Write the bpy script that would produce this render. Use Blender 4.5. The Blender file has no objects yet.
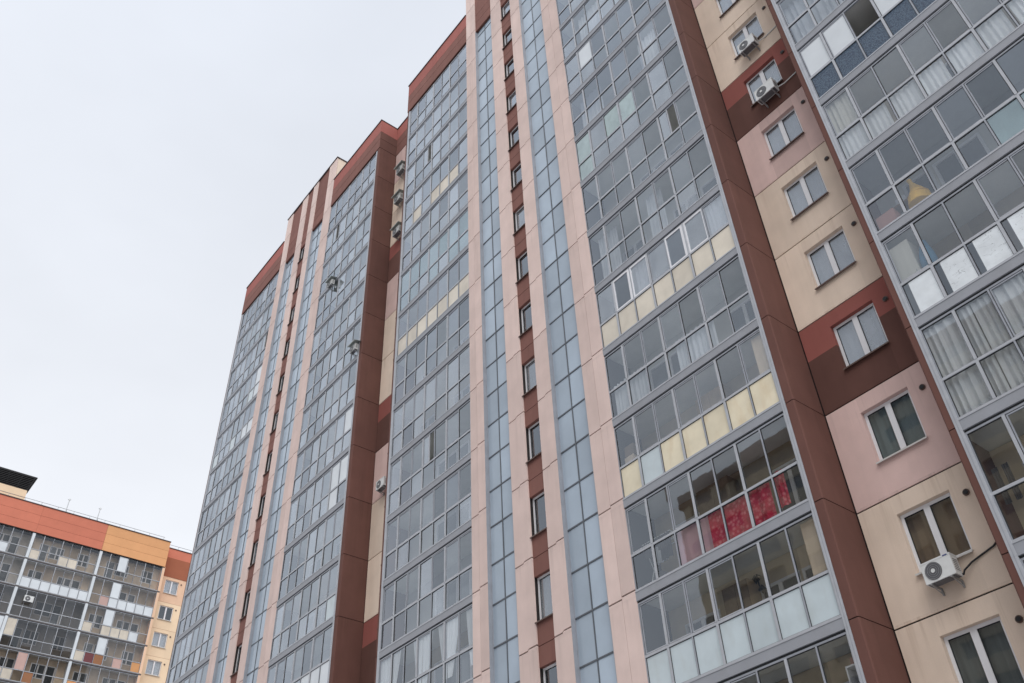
import bpy, math, random
from mathutils import Matrix, Vector
random.seed(11)
R = math.radians
SC = bpy.context.scene
COL = SC.collection
H = 2.8            # storey height
Z0 = 12.023        # height of storey 0's slab
G = 22.4           # distance from one entrance section to the next

# ------------------------------------------------------------------ camera
cam = bpy.data.cameras.new('camera')
co = bpy.data.objects.new('camera', cam)
COL.objects.link(co)
FPX, YAW, PIT, ROL, DIST = 917.43, 0.8687, 0.7102, -0.0508, 16.978
cam.sensor_width = 36.0
cam.lens = FPX / 1024 * 36.0
cam.clip_end = 5000
cam.clip_start = 0.1
fv = Vector((-math.sin(YAW) * math.cos(PIT), math.cos(YAW) * math.cos(PIT), math.sin(PIT)))
r0 = Vector((math.cos(YAW), math.sin(YAW), 0))
u0 = r0.cross(fv)
rv = r0 * math.cos(ROL) + u0 * math.sin(ROL)
uv = rv.cross(fv)
co.matrix_world = Matrix(((rv.x, uv.x, -fv.x, 0), (rv.y, uv.y, -fv.y, -DIST), (rv.z, uv.z, -fv.z, 1.6), (0, 0, 0, 1)))
SC.camera = co

# ------------------------------------------------------------------ world, sun, exposure
SUN_EL, SUN_AZ = R(48), R(125)       # azimuth measured clockwise from +Y
sdir = Vector((math.sin(SUN_AZ) * math.cos(SUN_EL), math.cos(SUN_AZ) * math.cos(SUN_EL), math.sin(SUN_EL)))
W = bpy.data.worlds.new('World')
SC.world = W
W.use_nodes = True
nt = W.node_tree
nt.nodes.clear()
def N(t, **k):
    n = nt.nodes.new(t)
    for a, b in k.items():
        setattr(n, a, b)
    return n
def LK(a, b):
    nt.links.new(a, b)
out = N('ShaderNodeOutputWorld')
bg = N('ShaderNodeBackground')
bg.inputs['Strength'].default_value = 0.1
sky = N('ShaderNodeTexSky')
sky.sky_type = 'NISHITA'
sky.sun_disc = False
sky.sun_elevation = SUN_EL
sky.sun_rotation = SUN_AZ
tc = N('ShaderNodeTexCoord')
sep = N('ShaderNodeSeparateXYZ')
LK(tc.outputs['Generated'], sep.inputs[0])
ramp = N('ShaderNodeValToRGB')            # overcast layer: paler low down, greyer overhead
ramp.color_ramp.elements[0].position = 0.0
ramp.color_ramp.elements[0].color = (1.01, 1.02, 1.045, 1)
ramp.color_ramp.elements[1].position = 1.0
ramp.color_ramp.elements[1].color = (0.655, 0.695, 0.77, 1)
LK(sep.outputs['Z'], ramp.inputs[0])
dotn = N('ShaderNodeVectorMath', operation='DOT_PRODUCT')
LK(tc.outputs['Generated'], dotn.inputs[0])
dotn.inputs[1].default_value = sdir
glow = N('ShaderNodeMapRange')            # the cloud is brighter round the hidden sun
glow.interpolation_type = 'SMOOTHSTEP'
glow.inputs['From Min'].default_value = 0.0
glow.inputs['From Max'].default_value = 1.0
glow.inputs['To Min'].default_value = 10.1
glow.inputs['To Max'].default_value = 12.0
LK(dotn.outputs['Value'], glow.inputs['Value'])
nz = N('ShaderNodeTexNoise')
nz.inputs['Scale'].default_value = 2.6
nz.inputs['Detail'].default_value = 4
nz.inputs['Roughness'].default_value = 0.55
mp = N('ShaderNodeMapping')
mp.inputs['Scale'].default_value = (1, 1, 2.0)
LK(tc.outputs['Generated'], mp.inputs[0])
LK(mp.outputs[0], nz.inputs['Vector'])
nmr = N('ShaderNodeMapRange')
nmr.inputs['From Min'].default_value = 0.3
nmr.inputs['From Max'].default_value = 0.7
nmr.inputs['To Min'].default_value = 0.955
nmr.inputs['To Max'].default_value = 1.04
LK(nz.outputs['Fac'], nmr.inputs['Value'])
m1 = N('ShaderNodeMath', operation='MULTIPLY')
LK(glow.outputs[0], m1.inputs[0])
LK(nmr.outputs[0], m1.inputs[1])
vs = N('ShaderNodeVectorMath', operation='SCALE')
LK(ramp.outputs[0], vs.inputs[0])
LK(m1.outputs[0], vs.inputs['Scale'])
mx = N('ShaderNodeMixRGB')
mx.inputs[0].default_value = 0.93
LK(sky.outputs[0], mx.inputs[1])
LK(vs.outputs[0], mx.inputs[2])
LK(mx.outputs[0], bg.inputs['Color'])
LK(bg.outputs[0], out.inputs[0])

sl = bpy.data.lights.new('sun', 'SUN')
sl.energy = 1.45
sl.angle = R(40)
sl.color = (1.0, 0.965, 0.92)
so = bpy.data.objects.new('sun', sl)
COL.objects.link(so)
so.rotation_euler = (-sdir).to_track_quat('-Z', 'Y').to_euler()
so.location = (20, -40, 60)
SC.view_settings.view_transform = 'Standard'
SC.view_settings.look = 'None'
SC.view_settings.exposure = 0.17
SC.view_settings.gamma = 1.0
try:
    SC.cycles.use_denoising = True
    SC.cycles.max_bounces = 8
    SC.cycles.diffuse_bounces = 3
    SC.cycles.transparent_max_bounces = 16
except Exception:
    pass

# ------------------------------------------------------------------ materials
class NT:
    def __init__(s, name):
        s.m = bpy.data.materials.new(name)
        s.m.use_nodes = True
        s.t = s.m.node_tree
        s.t.nodes.clear()
        s.out = s.n('ShaderNodeOutputMaterial')
    def n(s, t, **k):
        x = s.t.nodes.new(t)
        for a, b in k.items():
            setattr(x, a, b)
        return x
    def l(s, a, b):
        s.t.links.new(a, b)
    def noise(s, scale, detail=4, stretch=None, rough=0.55):
        g = s.n('ShaderNodeNewGeometry')
        v = g.outputs['Position']
        if stretch:
            mpn = s.n('ShaderNodeMapping')
            mpn.inputs['Scale'].default_value = stretch
            s.l(v, mpn.inputs[0])
            v = mpn.outputs[0]
        x = s.n('ShaderNodeTexNoise')
        x.inputs['Scale'].default_value = scale
        x.inputs['Detail'].default_value = detail
        x.inputs['Roughness'].default_value = rough
        s.l(v, x.inputs['Vector'])
        return x.outputs['Fac']
    def rng(s, v, a, b, c, d):
        x = s.n('ShaderNodeMapRange')
        for k, q in zip(('From Min', 'From Max', 'To Min', 'To Max'), (a, b, c, d)):
            x.inputs[k].default_value = q
        s.l(v, x.inputs['Value'])
        return x.outputs[0]
    def island(s):
        return s.n('ShaderNodeNewGeometry').outputs['Random Per Island']
    def math(s, op, a, b):
        x = s.n('ShaderNodeMath', operation=op)
        for i, q in enumerate((a, b)):
            if isinstance(q, (int, float)):
                x.inputs[i].default_value = q
            else:
                s.l(q, x.inputs[i])
        return x.outputs[0]
    def mix(s, fac, a, b):
        x = s.n('ShaderNodeMixRGB')
        for i, q in enumerate((fac, a, b)):
            if isinstance(q, (int, float)):
                x.inputs[i].default_value = q
            elif isinstance(q, tuple):
                x.inputs[i].default_value = (*q, 1)
            else:
                s.l(q, x.inputs[i])
        return x.outputs[0]
    def scale(s, col, f):
        x = s.n('ShaderNodeVectorMath', operation='SCALE')
        if isinstance(col, tuple):
            x.inputs[0].default_value = col
        else:
            s.l(col, x.inputs[0])
        s.l(f, x.inputs['Scale'])
        return x.outputs[0]
    def prin(s, col, rough=0.8, spec=0.3, metal=0.0, bump=None, bstr=0.2):
        p = s.n('ShaderNodeBsdfPrincipled')
        if isinstance(col, tuple):
            p.inputs['Base Color'].default_value = (*col, 1)
        else:
            s.l(col, p.inputs['Base Color'])
        if isinstance(rough, (int, float)):
            p.inputs['Roughness'].default_value = rough
        else:
            s.l(rough, p.inputs['Roughness'])
        p.inputs['Specular IOR Level'].default_value = spec
        p.inputs['Metallic'].default_value = metal
        if bump is not None:
            b = s.n('ShaderNodeBump')
            b.inputs['Strength'].default_value = bstr
            b.inputs['Distance'].default_value = 0.02
            s.l(bump, b.inputs['Height'])
            s.l(b.outputs[0], p.inputs['Normal'])
        return p
    def done(s, sh):
        s.l(sh.outputs[0], s.out.inputs['Surface'])
        return s.m

def plaster(name, col, vary=0.12, streak=0.16, rough=0.85, dark=None, drip=0.0):
    """painted concrete panel: each panel its own tone, blotches, rain streaks and grains"""
    m = NT(name)
    blot = m.rng(m.noise(0.9, 5), 0.3, 0.7, 1 - vary * 0.5, 1 + vary * 0.5)
    isl = m.rng(m.island(), 0, 1, 1 - vary * 0.6, 1 + vary * 0.5)
    st = m.rng(m.noise(2.2, 4, (1.0, 1.0, 0.09)), 0.45, 0.78, 0.0, streak)
    fine = m.rng(m.noise(60, 2), 0.3, 0.7, 0.96, 1.04)
    f = m.math('MULTIPLY', m.math('MULTIPLY', blot, isl), fine)
    c = m.scale(col, f)
    dk = dark or tuple(a * 0.55 for a in col)
    c = m.mix(st, c, dk)
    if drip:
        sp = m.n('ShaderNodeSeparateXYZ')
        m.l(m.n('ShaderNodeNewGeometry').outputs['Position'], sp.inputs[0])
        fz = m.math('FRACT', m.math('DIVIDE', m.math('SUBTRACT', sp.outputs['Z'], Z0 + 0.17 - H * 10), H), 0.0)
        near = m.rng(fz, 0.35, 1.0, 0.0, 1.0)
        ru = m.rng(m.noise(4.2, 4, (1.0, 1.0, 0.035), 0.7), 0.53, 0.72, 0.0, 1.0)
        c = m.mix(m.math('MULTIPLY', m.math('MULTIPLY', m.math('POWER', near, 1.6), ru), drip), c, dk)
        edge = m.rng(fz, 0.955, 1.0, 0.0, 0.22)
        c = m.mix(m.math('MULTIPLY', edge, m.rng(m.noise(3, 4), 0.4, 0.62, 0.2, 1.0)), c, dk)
    return m.done(m.prin(c, rough, 0.25, bump=m.noise(45, 3), bstr=0.12))

def plain(name, col, rough=0.6, spec=0.3, metal=0.0, vary=0.08):
    m = NT(name)
    f = m.rng(m.noise(3.0, 4), 0.3, 0.7, 1 - vary, 1 + vary)
    return m.done(m.prin(m.scale(col, f), rough, spec, metal))

def glass(name, tint, dust=0.014, dustcol=(0.5, 0.53, 0.56), boost=1.0, rough=0.015):
    """window glass: both surfaces mirror the sky by the Fresnel law, a little dust, the rest lets the room show"""
    m = NT(name)
    fr = m.n('ShaderNodeFresnel')
    fr.inputs['IOR'].default_value = 1.52
    f1 = m.math('DIVIDE', m.math('MULTIPLY', fr.outputs[0], 2.0), m.math('ADD', fr.outputs[0], 1.0))
    # sealed double units mirror strongly at a slant
    f2 = m.math('MINIMUM', m.math('MULTIPLY', m.math('MULTIPLY', f1, m.rng(m.island(), 0, 1, 0.82, 1.18)), 1.35 * boost), 0.42)
    tr = m.n('ShaderNodeBsdfTransparent')
    v = m.rng(m.island(), 0, 1, 0.84, 1.0)
    m.l(m.scale(tint, v), tr.inputs[0])
    di = m.n('ShaderNodeBsdfDiffuse')
    di.inputs[0].default_value = (*dustcol, 1)
    mxa = m.n('ShaderNodeMixShader')
    d = m.rng(m.noise(1.6, 4, (1, 1, 0.6)), 0.3, 0.75, dust * 0.7, dust * 1.35)
    m.l(d, mxa.inputs[0])
    m.l(tr.outputs[0], mxa.inputs[1])
    m.l(di.outputs[0], mxa.inputs[2])
    gl = m.n('ShaderNodeBsdfGlossy')
    gl.inputs['Color'].default_value = (0.83, 0.91, 1.0, 1)
    gl.inputs['Roughness'].default_value = rough
    bp = m.n('ShaderNodeBump')
    bp.inputs['Strength'].default_value = 0.03
    bp.inputs['Distance'].default_value = 0.02
    m.l(m.noise(1.6, 2), bp.inputs['Height'])
    m.l(bp.outputs[0], gl.inputs['Normal'])
    mxb = m.n('ShaderNodeMixShader')
    m.l(f2, mxb.inputs[0])
    m.l(mxa.outputs[0], mxb.inputs[1])
    m.l(gl.outputs[0], mxb.inputs[2])
    return m.done(mxb)

def panel(name, col, rough=0.25, vary=0.08, spec=0.5, isl=0.12, streak=0.0, dark=None):
    m = NT(name)
    f = m.math('MULTIPLY', m.rng(m.noise(1.4, 4), 0.3, 0.7, 1 - vary, 1 + vary), m.rng(m.island(), 0, 1, 1 - isl, 1 + isl))
    c = m.scale(col, f)
    if streak:
        c = m.mix(m.rng(m.noise(2.0, 5, (1.2, 1.2, 0.5)), 0.5, 0.75, 0, streak), c, dark or tuple(a * 0.6 for a in col))
    return m.done(m.prin(c, rough, spec))

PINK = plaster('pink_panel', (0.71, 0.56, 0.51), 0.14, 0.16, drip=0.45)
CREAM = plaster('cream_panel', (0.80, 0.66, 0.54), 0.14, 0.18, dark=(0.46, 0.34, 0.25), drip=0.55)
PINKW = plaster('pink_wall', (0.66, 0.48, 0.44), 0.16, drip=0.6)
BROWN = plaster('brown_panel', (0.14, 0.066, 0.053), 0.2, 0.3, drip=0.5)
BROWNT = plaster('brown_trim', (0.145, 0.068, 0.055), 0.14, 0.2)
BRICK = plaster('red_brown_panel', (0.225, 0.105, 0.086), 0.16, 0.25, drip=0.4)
RED = plaster('red_panel', (0.31, 0.105, 0.088), 0.1, 0.2)
REDC = plaster('red_cornice', (0.37, 0.13, 0.11), 0.1, 0.15)
CORAL = plaster('coral_panel', (0.60, 0.20, 0.13), 0.08, 0.05)
ORANGE = plaster('orange_panel', (0.71, 0.365, 0.175), 0.08, 0.08)
RUST = plaster('rust_panel', (0.36, 0.125, 0.07), 0.1, 0.1)
PEACH = plaster('peach_wall', (0.83, 0.56, 0.39), 0.08, 0.06)
SAND = plaster('sand_wall', (0.86, 0.66, 0.46), 0.08, 0.06)
BASE = plaster('base_wall_plaster', (0.35, 0.33, 0.31))
DARK = plain('dark_joint', (0.035, 0.03, 0.03), 0.9, 0.1)
CORE = plain('dark_room', (0.055, 0.052, 0.05), 0.9, 0.1)  # near-black tone stands in for the unlit rooms behind the windows
ALU = plain('grey_aluminium', (0.33, 0.348, 0.385), 0.42, 0.5, 0.15)
ALUL = plain('pale_aluminium', (0.43, 0.445, 0.475), 0.4, 0.5, 0.1)
BAND = panel('band_sheet', (0.30, 0.312, 0.34), 0.5, 0.06, 0.4, 0.10, 0.25, (0.2, 0.2, 0.2))
RUBBER_SHADE = plain('gasket_and_shadow_gap', (0.03, 0.032, 0.035), 0.6, 0.3)
FRAMED = plain('dark_grey_frame', (0.085, 0.095, 0.11), 0.4, 0.5)
PVC = plain('white_pvc', (0.78, 0.78, 0.80), 0.35, 0.5, 0, 0.03)
CEIL = plaster('ceiling_plaster', (0.69, 0.69, 0.655), 0.25, 0.0)
INN = [plaster('inner_plaster_white', (0.68, 0.67, 0.63), 0.2, 0.12),
       plaster('inner_plaster_cream', (0.66, 0.55, 0.40), 0.25, 0.15),
       plaster('inner_plaster_grey', (0.52, 0.52, 0.50), 0.2, 0.1),
       plaster('inner_plaster_tan', (0.46, 0.36, 0.24), 0.45, 0.35)]
GL = {'g': glass('clear_glass', (0.93, 0.95, 0.945)),
      'd': glass('dark_glass', (0.50, 0.53, 0.58), 0.02),
      'v': glass('green_glass', (0.55, 0.72, 0.64), 0.5, (0.56, 0.70, 0.62)),
      'h': glass('film_and_sky_sheen_glass', (0.80, 0.83, 0.86), 0.30, (0.60, 0.64, 0.68)),
      'y': glass('far_glass', (0.90, 0.88, 0.85), 0.02, boost=0.5),
      'x': glass('far_smoked_glass', (0.52, 0.50, 0.48), 0.02, boost=0.5),
      't': glass('teal_glass', (0.62, 0.78, 0.80), 0.28, (0.42, 0.60, 0.62))}
PN = {'w': panel('frosted_panel', (0.53, 0.605, 0.635), 0.2, 0.07, 0.5, 0.06, 0.35, (0.44, 0.47, 0.46)),
      'W': panel('white_panel', (0.66, 0.70, 0.73), 0.3, 0.05, 0.5, 0.05),
      'c': panel('cream_board', (0.74, 0.665, 0.50), 0.35, 0.10, 0.4, 0.06, 0.5, (0.62, 0.47, 0.28)),
      'C': panel('pale_cream_film', (0.66, 0.60, 0.50), 0.3, 0.10, 0.5, 0.10, 0.35, (0.52, 0.46, 0.36)),
      'p': panel('pale_beige_board', (0.62, 0.56, 0.47), 0.4, 0.10, 0.4, 0.10, 0.3),
      'r': panel('dark_red_board', (0.16, 0.04, 0.045), 0.4),
      'o': panel('orange_board', (0.68, 0.33, 0.13), 0.5),
      'n': panel('brown_board', (0.28, 0.12, 0.05), 0.5),
      'e': panel('dusty_pink_board', (0.50, 0.33, 0.29), 0.5)}
def mk_blue():
    m = NT('blue_pebbled_panel')
    g = m.n('ShaderNodeNewGeometry')
    v = m.n('ShaderNodeTexVoronoi')
    v.inputs['Scale'].default_value = 26
    m.l(g.outputs['Position'], v.inputs['Vector'])
    f = m.rng(v.outputs['Distance'], 0.0, 0.7, 0.0, 1.0)
    c = m.mix(f, (0.10, 0.16, 0.22), (0.022, 0.042, 0.08))
    return m.done(m.prin(c, 0.25, 0.5, bump=v.outputs['Distance'], bstr=0.5))
PN['b'] = mk_blue()
def mk_foil():
    m = NT('crinkled_foil_reflections')
    a = m.math('ABSOLUTE', m.math('SUBTRACT', m.noise(1.7, 3, (1.0, 1.0, 2.2), 0.6), 0.5), 0.0)
    lines = m.rng(a, 0.0, 0.005, 0.35, 1.0)  # reflected branches painted as thin dark marks on the pale foil
    keep = m.rng(m.noise(1.1, 2), 0.48, 0.6, 1.0, 0.0)
    lines = m.math('MAXIMUM', lines, keep)
    tone = m.rng(m.noise(2.5, 4), 0.3, 0.7, 0.86, 1.04)
    p = m.prin(m.scale((0.80, 0.84, 0.86), m.math('MULTIPLY', lines, tone)), 0.3, 0.6, 0.3, bump=m.noise(3.0, 4), bstr=0.35)
    return m.done(p)
PN['f'] = mk_foil()
def mk_spandrel():
    m = NT('blue_spandrel_glass')
    f = m.math('MULTIPLY', m.rng(m.island(), 0, 1, 0.84, 1.12), m.rng(m.noise(0.8, 4), 0.3, 0.7, 0.92, 1.07))
    c = m.scale((0.40, 0.475, 0.555), f)
    p = m.prin(c, 0.06, 0.28, bump=m.noise(1.2, 2), bstr=0.05)
    return m.done(p)
SPAN = mk_spandrel()
def cloth(name, col, rough=0.9, trans=0.25):
    m = NT(name)
    f = m.rng(m.noise(3, 3, (2.0, 2.0, 0.4)), 0.3, 0.7, 0.94, 1.03)
    c = m.scale(col, f)
    d = m.n('ShaderNodeBsdfDiffuse')
    m.l(c, d.inputs[0])
    t = m.n('ShaderNodeBsdfTranslucent')
    m.l(c, t.inputs[0])
    x = m.n('ShaderNodeMixShader')
    x.inputs[0].default_value = trans
    m.l(d.outputs[0], x.inputs[1])
    m.l(t.outputs[0], x.inputs[2])
    return m.done(x)
C_WHITE = cloth('white_net', (0.93, 0.94, 0.96))
C_GREY = cloth('grey_curtain', (0.76, 0.78, 0.82))
C_CREAM = cloth('cream_curtain', (0.80, 0.77, 0.70))
C_BEIGE = cloth('beige_blind', (0.82, 0.67, 0.52))
C_PINK = cloth('pink_sheet', (0.78, 0.50, 0.56))
C_BROWN = cloth('brown_curtain', (0.40, 0.28, 0.18))
C_DARK = cloth('dark_curtain', (0.11, 0.10, 0.10))
C_TEAL = cloth('teal_curtain', (0.30, 0.37, 0.39))
C_SLATE = cloth('slate_curtain', (0.26, 0.28, 0.27))
def mk_redcloth():
    m = NT('red_patterned_cloth')
    g = m.n('ShaderNodeNewGeometry')
    v = m.n('ShaderNodeTexVoronoi')
    v.inputs['Scale'].default_value = 9
    m.l(g.outputs['Position'], v.inputs['Vector'])
    f = m.rng(v.outputs['Distance'], 0.05, 0.55, 0.0, 1.0)
    c = m.mix(f, (0.68, 0.22, 0.24), (0.50, 0.022, 0.06))
    c = m.mix(m.rng(m.noise(7, 3), 0.5, 0.65, 0, 0.7), c, (0.34, 0.012, 0.03))
    return m.done(m.prin(c, 0.9, 0.1))
REDCLOTH = mk_redcloth()
METAL_W = plain('ac_white_enamel', (0.70, 0.71, 0.70), 0.4, 0.5)
METAL_G = plain('ac_grille_grey', (0.13, 0.13, 0.14), 0.5, 0.4)
STEEL = plain('galvanised_steel', (0.38, 0.39, 0.40), 0.45, 0.5, 0.5)
BLACK = plain('black_plastic_and_hollows', (0.015, 0.015, 0.017), 0.5, 0.4)
NAVY = plain('navy_badge', (0.05, 0.07, 0.22), 0.5, 0.4)
YELLOW = plain('yellow_nylon', (0.85, 0.50, 0.05), 0.6, 0.3)
BLUE = plain('blue_fabric', (0.07, 0.20, 0.33), 0.8, 0.2, 0, 0.3)
BOXPINK = plain('pinkish_cardboard', (0.42, 0.22, 0.19), 0.8, 0.2)
WOOD = plain('shelf_wood', (0.35, 0.20, 0.10), 0.6, 0.3)
SILL = plain('brown_tin_sill', (0.12, 0.075, 0.06), 0.5, 0.4)
SILLW = plain('white_sill', (0.62, 0.61, 0.58), 0.5, 0.4)
COPING = plain('dark_coping_tin', (0.07, 0.05, 0.05), 0.5, 0.4)

# ------------------------------------------------------------------ mesh helpers
class MB:
    def __init__(s):
        s.v, s.f, s.mi, s.mats = [], [], [], []
    def _m(s, m):
        if m not in s.mats:
            s.mats.append(m)
        return s.mats.index(m)
    def box(s, x0, x1, y0, y1, z0, z1, m, front=None):
        b = len(s.v)
        s.v += [(x0, y0, z0), (x1, y0, z0), (x1, y1, z0), (x0, y1, z0), (x0, y0, z1), (x1, y0, z1), (x1, y1, z1), (x0, y1, z1)]
        i = s._m(m)
        for k, q in enumerate(((0, 3, 2, 1), (4, 5, 6, 7), (0, 1, 5, 4), (1, 2, 6, 5), (2, 3, 7, 6), (3, 0, 4, 7))):
            s.f.append(tuple(b + a for a in q))
            s.mi.append(s._m(front) if (front and k == 2) else i)
    def face(s, pts, m):
        b = len(s.v)
        s.v += [tuple(p) for p in pts]
        s.f.append(tuple(range(b, b + len(pts))))
        s.mi.append(s._m(m))
    def prism(s, pts, z0, z1, m, mats=None):
        """vertical prism over a ground polygon (counter-clockwise)"""
        b, n = len(s.v), len(pts)
        s.v += [(x, y, z0) for x, y in pts] + [(x, y, z1) for x, y in pts]
        s.f += [tuple(b + a for a in reversed(range(n))), tuple(b + n + a for a in range(n))]
        s.mi += [s._m(m)] * 2
        for a in range(n):
            c = (a + 1) % n
            s.f.append((b + a, b + c, b + n + c, b + n + a))
            s.mi.append(s._m(mats[a] if mats else m))
    def tube(s, p0, p1, r, m, n=8, r1=None):
        p0, p1 = Vector(p0), Vector(p1)
        d = (p1 - p0).normalized()
        a = d.orthogonal().normalized()
        c = d.cross(a)
        r1 = r if r1 is None else r1
        b = len(s.v)
        for p, q in ((p0, r), (p1, r1)):
            for k in range(n):
                t = 2 * math.pi * k / n
                s.v.append(tuple(p + (a * math.cos(t) + c * math.sin(t)) * q))
        i = s._m(m)
        for k in range(n):
            l = (k + 1) % n
            s.f.append((b + k, b + l, b + n + l, b + n + k))
            s.mi.append(i)
        s.f += [tuple(b + k for k in reversed(range(n))), tuple(b + n + k for k in range(n))]
        s.mi += [i, i]
    def path(s, pts, r, m, n=6):
        for a, b in zip(pts[:-1], pts[1:]):
            s.tube(a, b, r, m, n)
    def mesh(s, name):
        me = bpy.data.meshes.new(name)
        me.from_pydata(s.v, [], s.f)
        for m in s.mats:
            me.materials.append(m)
        me.polygons.foreach_set('material_index', s.mi)
        me.update()
        return me
    def build(s, name, parent=None, loc=(0, 0, 0)):
        return obj(name, s.mesh(name), parent, loc)

def obj(name, me, parent=None, loc=(0, 0, 0)):
    o = bpy.data.objects.new(name, me)
    COL.objects.link(o)
    o.location = loc
    if parent:
        o.parent = parent
    return o

def tag(o, label, cat, group=None):
    o['label'] = label
    o['category'] = cat
    if group:
        o['group'] = group
    return o

def thing(name, label, cat, loc=(0, 0, 0), rz=0.0, group=None):
    o = bpy.data.objects.new(name, None)
    COL.objects.link(o)
    o.location = loc
    o.rotation_euler = (0, 0, rz)
    o.empty_display_size = 0.2
    return tag(o, label, cat, group)

CACHE = {}
def cached(key, fn):
    if key not in CACHE:
        CACHE[key] = fn()
    return CACHE[key]

# ------------------------------------------------------------------ ground
g = MB()
g.box(-2500, 2500, -2500, 2500, -0.5, 0, plaster('trodden_snow', (0.46, 0.46, 0.48), 0.3, 0.0))
go = g.build('ground')
go['kind'] = 'structure'

# ------------------------------------------------------------------ glazed balconies
def glazing_meshes(wd, top, bot, y=0.03, band=0.27, tr=1.31, n=7, seed=0, light=True, thick=0.038, prof=''):
    rnd = random.Random(seed)
    fr, gls, inf = MB(), MB(), MB()
    if prof:
        e = (0, 0.115) if prof == 'L' else (wd - 0.115, wd)
        fr.box(e[0], e[1], y - 0.045, y + 0.06, 0.0, H - 0.002, ALUL)
        m_ = (e[0] + e[1]) / 2
        fr.box(m_ - 0.006, m_ + 0.006, y - 0.049, y - 0.0452, 0.0, H - 0.002, ALU)
        wd -= 0.115
    cw = wd / n
    A, B = (ALUL, ALU)
    # perimeter, transom, dark strip painted as the shadow gap under the band
    fr.box(0, wd, y - 0.015, y + 0.05, band, band + 0.045, ALUL)
    fr.box(0, wd, y - 0.01, y + 0.055, tr - 0.035, tr + 0.03, ALUL)
    fr.box(0, wd, y + 0.0, y + 0.05, H - 0.10, H - 0.055, ALU)
    fr.box(0, wd, y + 0.012, y + 0.05, H - 0.055, H - 0.002, RUBBER_SHADE)
    zr = ((band + 0.045, tr - 0.035), (tr + 0.03, H - 0.10))
    for i in range(n + 1):
        hw = thick * (0.85 if i % 2 else 0.5)
        if i in (0, n):
            hw = thick * 0.8
        x = i * cw
        xa, xb = max(0, x - hw), min(wd, x + hw)
        for r, (za, zb) in enumerate(zr):
            fr.box(xa, xb, y - (0.02 if i % 2 else 0.008), y + 0.045, za, zb, ALUL if i % 2 else ALU)
    for r, (za, zb) in enumerate(zr):
        row = top if r else bot
        for i in range(n):
            hwl = thick * (0.85 if i % 2 else 0.5) if i else thick * 0.8
            hwr = thick * (0.85 if (i + 1) % 2 else 0.5) if i + 1 < n else thick * 0.8
            xa, xb = i * cw + hwl, (i + 1) * cw - hwr
            c = row[i]
            yy = y + 0.022
            if c == 'k':                                   # pushed-open sash: nothing in the opening
                continue
            if c == 'a':                                   # sash slid half open
                xb = (xa + xb) / 2
                c = 'h'
                fr.box(xb, xb + 0.04, y + 0.0, y + 0.04, za, zb, ALUL)
            if c in 'sS':                                  # white plastic window set into the frame
                fr.box(xa, xb, y - 0.004, y + 0.05, za, za + 0.06, PVC)
                fr.box(xa, xb, y - 0.004, y + 0.05, zb - 0.06, zb, PVC)
                pw = 0.10 if c == 's' else 0.03
                fr.box(xb - pw, xb, y - 0.004, y + 0.05, za + 0.06, zb - 0.06, PVC)
                fr.box(xa, xa + 0.04, y - 0.004, y + 0.05, za + 0.06, zb - 0.06, PVC)
                xa, xb, c = xa + 0.04, xb - pw, ('d' if c == 's' else 'h')
                za_, zb_ = za + 0.06, zb - 0.06
            else:
                za_, zb_ = za, zb
                q = 0.016                                   # black gasket round every pane
                fr.box(xa, xa + q, yy - 0.012, yy + 0.012, za, zb, RUBBER_SHADE)
                fr.box(xb - q, xb, yy - 0.012, yy + 0.012, za, zb, RUBBER_SHADE)
                fr.box(xa + q, xb - q, yy - 0.012, yy + 0.012, zb - q, zb, RUBBER_SHADE)
                fr.box(xa + q, xb - q, yy - 0.012, yy + 0.012, za, za + q, RUBBER_SHADE)
                if r and light and rnd.random() < 0.6:      # sliding sash edges
                    fr.box(xa + q, xa + q + 0.028, yy - 0.016, yy + 0.014, za + q, zb - q, ALU)
                    fr.box(xa + q + 0.028, xb - q, yy - 0.016, yy + 0.014, za + q, za + q + 0.028, ALUL)
                    fr.box(xa + q + 0.028, xb - q, yy - 0.016, yy + 0.014, zb - q - 0.03, zb - q, ALU)
            if c == 'f':                                   # foil leaves a strip of dark glass free beside it
                gls.face([(xa, yy, za_), (xa + 0.15, yy, za_), (xa + 0.15, yy, zb_), (xa, yy, zb_)], GL['d'])
                inf.box(xa + 0.15, xb - 0.004, yy - 0.003, yy + 0.011, za_ + 0.004, zb_ - 0.004, PN[c])
            elif c in PN:
                inf.box(xa + 0.004, xb - 0.004, yy - 0.003, yy + 0.011, za_ + 0.004, zb_ - 0.004, PN[c])
            else:
                t1, t2 = rnd.uniform(-1, 1) * 0.004, rnd.uniform(-1, 1) * 0.004
                gls.face([(xa, yy - t1 - t2, za_), (xb, yy + t1 - t2, za_), (xb, yy + t1 + t2, zb_), (xa, yy - t1 + t2, zb_)], GL[c])
    if prof == 'L':                                       # everything but the profile sits beside it
        for q, k0 in ((fr, 16), (gls, 0), (inf, 0)):
            q.v[k0:] = [(a + 0.115, b_, c_) for a, b_, c_ in q.v[k0:]]
    return fr.mesh('window_frame'), (gls.mesh('glass') if gls.f else None), (inf.mesh('infill_panel') if inf.f else None)

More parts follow.
